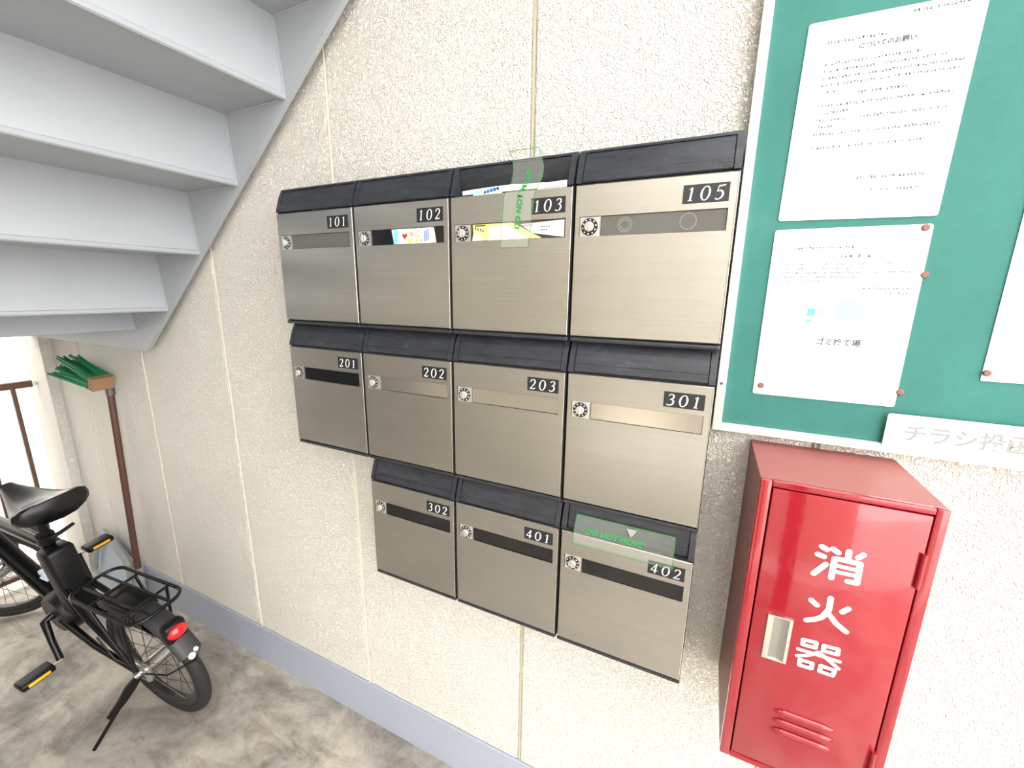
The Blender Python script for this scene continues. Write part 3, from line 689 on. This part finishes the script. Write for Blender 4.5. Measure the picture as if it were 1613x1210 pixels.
tape('clear tape with green print hanging over the flap of mailbox 103', path103, [.650, .662, .684, .699, .706, .706, .693, .690, .685], [.721, .730, .748, .763, .772, .772, .761, .758, .749], (b3 + .15, -.112, zb), 'DO NOT MOVE', .0165, True, .88, .62)
zr = Z0 - 2 * PH; b4 = .84
path402 = [(-.1005, zr + .042), (-.1075, zr + .022), (-.1125, zr + .004), (-.1133, zr - .002), (-.1136, zr - .024)]
tape('clear tape with green print laid sideways across mailbox 402', path402, [b4 + .034, b4 + .033, b4 + .032, b4 + .031, b4 + .031], [b4 + .240] * 4 + [b4 + .241], (b4 + .03, -.112, zr), 'DO NOT MOVE', .017, False, .55, .12)
M_tri = mat('grey_print', (150, 150, 146), .5)
t402 = [x for x in bpy.data.objects if x.get('label') == LAB['402']][0]
g = G().add([(.1435, -.1075, .040), (.1655, -.1075, .040), (.156, -.1105, .024), (.153, -.1105, .024)], [(0, 1, 2, 3)]); flat(g, 'arrow_mark', M_tri, t402)

# ---------------------------------------------------------------- broom, dustpan, pipe
M_wood = painted('dark_red_brown_wood', (92, 56, 44), 0.55, .2, 60, var=.25); M_block = painted('pale_wood_block', (150, 118, 84), .6)
M_brist = mat('green_bristles', (20, 122, 76), 0.5); M_brist2 = mat('dark_green_bristles', (10, 84, 50), 0.5)
br = empty('broom', (-1.375, -.055, .20)); tag(br, 'upturned broom with green bristles leaning against the cream wall', 'broom')
def lobj(g, nm, m, par, org, sm=None):
    for v in g.v: v -= Vector(org)
    return g.obj(nm, m, par, smooth=sm is not None, autosmooth=sm)
BO = (-1.375, -.055, .20)
top = Vector((-1.365, -.022, 1.135)); bot = Vector((-1.385, -.045, .20))
lobj(G().tube([bot, bot.lerp(top, .5), top], .0135, 12), 'handle', M_wood, br, BO, 50)
M_ferr = mat('dull_grey_ferrule', (104, 100, 92), .5, .4)
lobj(G().tube([top + Vector((-.0008, 0, -.04)), top + Vector((0, 0, .005))], .017, 12), 'ferrule', M_ferr, br, BO, 50)
hd_c = top + Vector((.034, -.004, .026))
def axes_box(c, ax, ay, az, dx, dy, dz):
    g = G(); v = [c + ax * sx * dx + ay * sy * dy + az * sz * dz for sz in (-.5, .5) for sx, sy in ((-.5, -.5), (.5, -.5), (.5, .5), (-.5, .5))]
    return g.add(v, [(0, 1, 2, 3), (4, 5, 6, 7), (0, 1, 5, 4), (1, 2, 6, 5), (2, 3, 7, 6), (3, 0, 4, 7)])
bdir = Vector((-.93, -.12, .30)).normalized(); bw = Vector((0.0, -1, .0)); bw = (bw - bdir * bw.dot(bdir)).normalized(); bt = bdir.cross(bw)
blk = hd_c + bdir * -.002 + bt * 0
lobj(axes_box(blk + bdir * .012 - bw * -.03, bdir, bw, bt, .032, .080, .058), 'head_block', M_block, br, BO)
rr = random.Random(3); g = G(); g2 = G()
for i in range(15):
    for j in range(5):
        c0 = blk + bdir * .026 + bw * (.03 + (i / 14 - .5) * .075) + bt * ((j / 4 - .5) * .052)
        d = (bdir + Vector((rr.uniform(-.12, .12), rr.uniform(-.12, .12), rr.uniform(-.16, .16)))).normalized()
        (g if rr.random() < .72 else g2).tube([c0, c0 + d * .10, c0 + d * rr.uniform(.20, .235) + Vector((0, 0, -.006))], [.0055, .0075, .0045], 5)
tag(lobj(g, 'bristles', M_brist, br, BO, 60), kind='stuff'); tag(lobj(g2, 'bristles', M_brist2, br, BO, 60), kind='stuff')
M_pan = painted('grey_plastic', (150, 152, 152), .45); M_pan_in = painted('pale_blue_grey_plastic', (176, 188, 204), .4)
pipe = G().tube([(-1.392, -.05, .0), (-1.388, -.047, .10), (-1.386, -.0455, .199)], .0215, 14).obj('pipe', M_pan, smooth=True, autosmooth=50); tag(pipe, 'short grey pipe standing upright under the broom handle', 'pipe')
pan = empty('dustpan', (-1.68, -.06, 0)); tag(pan, 'grey dustpan propped upright at the foot of the wall behind the bicycle', 'dustpan'); PO = (-1.68, -.06, 0)
lobj(G().prism([(-1.90, .003), (-1.50, .003), (-1.47, .20), (-1.665, .315), (-1.69, .315), (-1.86, .12)], 'y', -.030, -.024), 'pan_plate', M_pan_in, pan, PO)
lobj(G().tube([(-1.692, -.045, .318), (-1.60, -.045, .285), (-1.485, -.045, .205), (-1.47, -.045, .18), (-1.49, -.045, .02)], .017, 10), 'pan_rim', M_pan, pan, PO, 60)
lobj(G().tube([(-1.692, -.045, .318), (-1.80, -.045, .19), (-1.89, -.05, .03)], .010, 8), 'pan_rim', M_pan, pan, PO, 60)
lobj(G().box((-1.90, -.10, .0), (-1.49, -.024, .008)), 'pan_foot', M_pan, pan, PO)

# ---------------------------------------------------------------- railing
M_rail = painted('brown_railing_paint', (98, 70, 56), .5, .15, 60, var=.2)
ra = empty('railing', (-2.1, -.04, 0)); tag(ra, 'brown metal railing at the open end of the passage', 'railing'); RO = (-2.1, -.04, 0)
lobj(G().rbox((-2.12, -2.2, 1.062), (-2.08, -.060, 1.098), .006), 'top_rail', M_rail, ra, RO)
lobj(G().rbox((-2.115, -.062, 1.07), (-2.085, -.0425, 1.09), .004), 'wall_bracket', M_chrome, ra, RO)
for i in range(16):
    y = -.130 - .125 * i; lobj(G().box((-2.108, y - .008, .06), (-2.092, y + .008, 1.064)), 'baluster', M_rail, ra, RO)
lobj(G().box((-2.115, -2.2, .05), (-2.085, -.05, .075)), 'bottom_rail', M_rail, ra, RO)

# ---------------------------------------------------------------- bicycle (x forward, y left, z up)
M_bk = mat('black_frame_paint', (8, 8, 11), 0.22, 0, .0, .35); M_bk2 = mat('black_plastic', (8, 8, 9), 0.42, 0, 0, .3); M_tyre = mat('tyre_rubber', (26, 26, 27), .7)
n, l, b = nodes(M_tyre); vb = coords(M_tyre); bump(M_tyre, noise(M_tyre, vb, 160, 2), .8, .004)
M_gfend = painted('dark_grey_fender', (42, 42, 44), .5); M_rimm = mat('dark_rim', (60, 58, 58), .3, .6); M_sil = mat('bicycle_silver', (190, 188, 184), .25, .9); M_sad = mat('saddle_vinyl', (9, 10, 13), .25, 0, 0, .4)
M_or = mat('orange_reflector', (246, 176, 24), .3); M_rl = mat('red_lens', (196, 16, 24), .15, 0, .5); M_rw = mat('white_reflector', (226, 224, 214), .3); M_lbl = mat('pale_blue_label', (196, 206, 226), .3)
bike = empty('bicycle'); tag(bike, 'black small-wheeled bicycle with rear rack parked on its stand below the stairs', 'bicycle')
a_, le_ = math.radians(5), math.radians(8)
hv = Vector((-math.cos(a_), -math.sin(a_), 0)); lv = Vector((math.sin(a_), -math.cos(a_), 0)); uv = Vector((0, 0, 1))
u2 = uv * math.cos(le_) + lv * math.sin(le_); l2 = lv * math.cos(le_) - uv * math.sin(le_)
bike.matrix_world = Matrix(((hv.x, l2.x, u2.x, -.615), (hv.y, l2.y, u2.y, -.280), (hv.z, l2.z, u2.z, .004), (0, 0, 0, 1)))
WR = .25
def wheel(cx, cy, steer, nm):
    w = empty(nm); w.parent = bike; w.location = (cx, cy, WR); w.rotation_euler = (0, 0, steer)
    tp = [(WR - .022 + .022 * math.cos(t), .0215 * math.sin(t)) for t in [2 * PI * k / 12 for k in range(12)]]
    G().lathe(tp, (0, 0, 0), (0, 1, 0), 56).obj('tyre', M_tyre, w, smooth=True)
    rp = [(.210, -.014), (.212, .014), (.205, .016), (.192, .012), (.188, 0), (.192, -.012), (.205, -.016)]
    G().lathe(rp, (0, 0, 0), (0, 1, 0), 48).obj('rim', M_rimm, w, smooth=True, autosmooth=40)
    G().cyl((0, -.055, 0), (0, .055, 0), .024, 16).cyl((0, .040, 0), (0, .046, 0), .036, 16).cyl((0, -.046, 0), (0, -.040, 0), .036, 16).cyl((0, -.075, 0), (0, .078, 0), .008, 10).obj('hub', M_sil, w, smooth=True, autosmooth=40)
    g = G()
    for k in range(28):
        th = 2 * PI * k / 28; s = 1 if k % 2 else -1; d = (1 if (k // 2) % 2 else -1) * 1.1
        g.tube([(.034 * math.cos(th + d), s * .042, .034 * math.sin(th + d)), (.194 * math.cos(th), s * .004, .194 * math.sin(th))], .0012, 4)
    g.obj('spokes', M_rimm, w)
    return w
wheel(0, 0, 0, 'rear_wheel')
FWX, STEER = 1.20, math.radians(38)
wheel(FWX, -.035, STEER, 'front_wheel')
def B(g, nm, m, sm=50, par=None): return g.obj(nm, m, par or bike, smooth=sm is not None, autosmooth=sm)
# fenders
def fender(c, a0, a1, r, w, steer=0.0):
    g = G(); secs = []
    for i in range(21):
        t = math.radians(a0 + (a1 - a0) * i / 20); sec = []
        prof = [(-w, -.016), (-w * .8, -.004), (-w * .4, 0), (w * .4, 0), (w * .8, -.004), (w, -.016)]
        for y, dr in prof + [(p[0] * .94, p[1] - .003) for p in reversed(prof)]:
            p = Vector(((r + dr) * math.cos(t), y, (r + dr) * math.sin(t))); p = Matrix.Rotation(steer, 3, 'Z') @ p; sec.append(p + Vector(c))
        secs.append(sec)
    return g.loft(secs)
B(fender((0, 0, WR), 62, 152, .275, .036), 'rear_fender', M_gfend, 60)
B(fender((FWX, -.035, WR), 40, 175, .275, .034, STEER), 'front_fender', M_gfend, 60)
tl = B(G().rbox((-.205, -.033, .415), (-.165, .033, .495), .012), 'tail_light', M_bk2)
rl = G()
for v, f in [((0, 0, 0), 0)]:
    secs = []
    for i in range(9):
        t = -PI / 2 + PI * i / 8; r = math.cos(t); secs.append([(-.20 - .022 * max(math.cos(k * PI / 6), -.2) * max(r, .05), .030 * math.sin(t), .462 + .026 * math.sin(k * PI / 6) * max(r, .05)) for k in range(12)])
    rl.loft(secs)
B(rl, 'red_lens', M_rl, 80, tl)
B(G().disc((-.243, .006, .372), .011, (-1, 0, .35), .006, 14, .002).disc((-.238, -.012, .380), .008, (-1, 0, .35), .005, 14, .002), 'rear_reflector', M_rw)
B(G().tube([(-.252, 0, .352), (-.17, .055, .31), (-.005, .062, .252)], .003, 6).tube([(-.252, 0, .352), (-.17, -.055, .31), (-.005, -.062, .252)], .003, 6), 'fender_stay', M_bk)
# rack
def rloop(x0, x1, y0, y1, z, r, n=6):
    out = []
    for cx, cy, a in ((x1 - r, y1 - r, 0), (x0 + r, y1 - r, 90), (x0 + r, y0 + r, 180), (x1 - r, y0 + r, 270)):
        for k in range(n + 1): t = math.radians(a + 90 * k / n); out.append((cx + r * math.cos(t), cy + r * math.sin(t), z))
    return out
rk = B(G().tube(rloop(-.165, .215, -.078, .078, .548, .045), .0062, 8, closed=True), 'rear_rack', M_bk, 60)
for y in (-.030, .030): B(G().tube([(-.160, y, .546), (.212, y, .546)], .005, 8), 'rack_bar', M_bk, 60, rk)
for x in (-.07, .10): B(G().tube([(x, -.075, .541), (x, .075, .541)], .005, 8), 'rack_bar', M_bk, 60, rk)
B(G().rbox((-.06, -.045, .490), (.13, .045, .530), .012), 'rack_case', M_bk2)
for s in (-1, 1):
    B(G().tube([(-.07, s * .072, .541), (-.03, s * .070, .40), (0, s * .066, .262)], .0052, 8), 'rack_stay', M_bk)
    B(G().tube([(.11, s * .072, .541), (.06, s * .070, .40), (.008, s * .066, .262)], .0052, 8), 'rack_stay', M_bk)
    B(G().tube([(.46, s * .045, .315), (.25, s * .056, .275), (0, s * .060, .25)], [.013, .011, .009], 10), 'chain_stay', M_bk)
    B(G().tube([(.42, s * .022, .53), (.22, s * .050, .40), (0, s * .060, .255)], [.011, .010, .008], 10), 'seat_stay', M_bk)
B(G().cyl((0, .048, .25), (0, .076, .25), .012, 12).cyl((0, -.076, .25), (0, -.048, .25), .012, 12), 'axle_nut', M_sil)
B(G().tube([(.02, .062, .252), (.03, .074, .30), (.05, .085, .33), (.12, .08, .40)], .0028, 6), 'brake_cable', M_bk2)
B(G().rbox((-.045, .040, .215), (.045, .062, .285), .010), 'roller_brake', M_sil)
# frame
B(G().tube([(.505, 0, .33), (.445, 0, .52), (.405, 0, .70)], [.024, .020, .019], 14), 'seat_tube', M_bk)
B(G().tube([(.409, 0, .68), (.372, 0, .845)], .0135, 12), 'seat_post', M_bk2)
B(G().cyl((.412, 0, .670), (.404, 0, .705), .025, 14).tube([(.39, .0, .69), (.385, -.03, .692), (.39, -.075, .70)], [.008, .008, .006], 8), 'seat_clamp', M_bk2)
B(G().rbox((.345, -.042, .36), (.425, .042, .655), .016), 'battery_case', M_bk2)
B(G().rbox((.455, .012, .515), (.505, .034, .535), .004).rbox((.47, .010, .490), (.52, .032, .500), .003), 'battery_label', M_lbl)
B(G().tube([(.53, 0, .335), (.76, 0, .47), (1.03, 0, .655)], [.032, .031, .028], 14), 'down_tube', M_bk)
B(G().tube([(.415, 0, .655), (.70, 0, .672), (1.02, 0, .70)], [.020, .021, .022], 14), 'top_tube', M_bk)
B(G().cyl((1.055, 0, .60), (1.015, 0, .78), .024, 14), 'head_tube', M_bk)
hdx = Vector((-math.sin(math.radians(12)), 0, math.cos(math.radians(12))))
for s in (-1, 1):
    off = Vector((-math.sin(STEER) * .05 * s, math.cos(STEER) * .05 * s, 0)); c0 = Vector((FWX, -.035, WR))
    B(G().tube([c0 + off, c0.lerp(Vector((1.06, 0, .58)), .5) + off, Vector((1.06, 0, .58)) + off * .7], [.010, .013, .015], 10), 'fork_blade', M_bk)
B(G().tube([(1.06 - .036, .036, .585), (1.06, 0, .595), (1.06 + .036, -.036, .585)], .018, 10), 'fork_crown', M_bk)
B(G().tube([(1.015, 0, .78), (1.0, 0, .95), (1.02, 0, 1.005)], [.018, .016, .016], 12), 'handlebar_stem', M_bk)
hb = [Vector((1.02, 0, 1.0)) + Matrix.Rotation(STEER, 3, 'Z') @ Vector(p) for p in ((-.06, -.20, .03), (-.02, -.15, .03), (.01, -.07, .01), (.01, .07, .01), (-.02, .15, .03), (-.06, .20, .03))]
hbo = B(G().tube(hb, .011, 10), 'handlebar', M_bk2)
for i, j in ((0, 1), (5, 4)): B(G().tube([hb[i], hb[i].lerp(hb[j], .85)], .016, 10), 'grip', M_bk2, 50, hbo)
# drive unit, cranks, pedals
B(G().lathe([(.005, -.045), (.078, -.045), (.088, -.03), (.088, .030), (.075, .052), (.005, .052)], (.49, 0, .335), (0, 1, 0), 28), 'drive_unit', M_bk2)
B(G().lathe([(.05, -.060), (.088, -.062), (.090, -.058), (.05, -.055)], (.50, 0, .33), (0, 1, 0), 36), 'chain_guard', M_bk2)
def crank(s):
    bb = Vector((.50, s * .062, .335)); en = Vector((.50 - s * .10, s * .112, .335 - s * .125))
    mid = bb.lerp(en, .5) + Vector((0, s * .010, 0))
    cr = B(G().tube([bb + Vector((0, s * -.008, 0)), bb + Vector((-.004 * s, s * .018, -.006 * s)), mid, en], [.016, .014, .011, .011], 10), 'crank_arm', M_bk)
    B(G().cyl(en + Vector((0, -.006 * s, 0)), en + Vector((0, .03 * s, 0)), .006, 8), 'pedal_axle', M_sil, 50, cr)
    pc = en + Vector((0, .070 * s, .004))
    pd = B(G().rbox((pc.x - .030, pc.y - .047, pc.z - .013), (pc.x + .030, pc.y + .047, pc.z + .013), .008), 'pedal', M_bk2)
    B(G().rbox((pc.x - .0335, pc.y - .030, pc.z - .004), (pc.x - .028, pc.y + .030, pc.z + .0065), .0015), 'reflector', M_or, 50, pd)
    B(G().rbox((pc.x + .028, pc.y - .030, pc.z - .0065), (pc.x + .0335, pc.y + .030, pc.z + .0065), .0015), 'reflector', M_or, 50, pd)
crank(1); crank(-1)
# kickstand
B(G().tube([(.0, .070, .24), (.03, .088, .20), (.055, .112, .155), (.088, .148, .105)], [.012, .018, .015, .010], 10), 'stand_lever', M_bk2)
B(G().tube([(.03, .083, .20), (.06, .145, .12), (.092, .214, .034)], [.008, .0065, .0065], 8), 'kickstand', M_bk2)
# saddle
secs = []
for i in range(25):
    u = i / 24; x = .215 + .30 * u; hw = .092 * (1 - u) ** 1.25 * (.62 + .38 * min(1, u / .12) ** .5) + .020 + .006 * math.sin(PI * u); zt = .885 + .022 * math.exp(-((u - 0) / .18) ** 2) - .012 * math.sin(PI * u) + .012 * u
    th_ = .060 * (1 - u) ** .6 + .022; sec = []
    for k in range(16):
        t = 2 * PI * k / 16; cy, sz = math.cos(t), math.sin(t)
        y = hw * (abs(cy) ** .7) * (1 if cy > 0 else -1); z = zt - th_ * .45 + (th_ * .45 * (abs(sz) ** .7) if sz > 0 else -th_ * .55 * abs(sz) ** .9)
        sec.append((x - (.014 * (1 - (y / max(hw, .01)) ** 2) if u < .1 else 0), y, z))
    secs.append(sec)
B(G().loft(secs), 'saddle', M_sad, 80)
for s in (-1, 1): B(G().tube([(.26, s * .028, .845), (.37, s * .022, .838), (.46, s * .02, .855)], .004, 6), 'saddle_rail', M_sil)

# ---------------------------------------------------------------- unseen surroundings that shade and light the passage
M_opp = stucco('opposite_cream_stucco', (214, 206, 190), 0.6)
opp = G().box((-4.2, -2.45, -0.13), (0.42, -2.30, 3.05)).obj('wall_front', M_opp); tag(opp, kind='structure')
opp2 = G().box((-1.2, -5.2, -0.13), (3.0, -5.0, 3.4)).obj('wall_entrance', M_opp); tag(opp2, kind='structure')
M_stand_in = painted('brown_grey_stand_in_paint', (84, 78, 72), .55)
stand_in = G().box((0.98, -2.32, -0.13), (1.22, -2.10, 3.10)).obj('reflection_stand_in', M_stand_in); tag(stand_in, kind='structure')  # added dark block standing in for the camera holder's reflection in the doors
M_refl_panel = painted('dark_grey_reflection_paint', (24, 23, 22), .6)
refl_panel = G().box((-4.2, -2.302, -0.05), (-1.22, -2.285, 1.32)).obj('reflection_panel_1', M_refl_panel); tag(refl_panel, kind='structure')  # added unseen dark panel, gives the lower-left doors a dark reflection
M_ceil = painted('grey_ceiling_paint', (186, 186, 182), .6)
ceil = G().box((-2.2, -2.45, 2.98), (1.2, 0.0, 3.10)).obj('ceiling', M_ceil); tag(ceil, kind='structure')
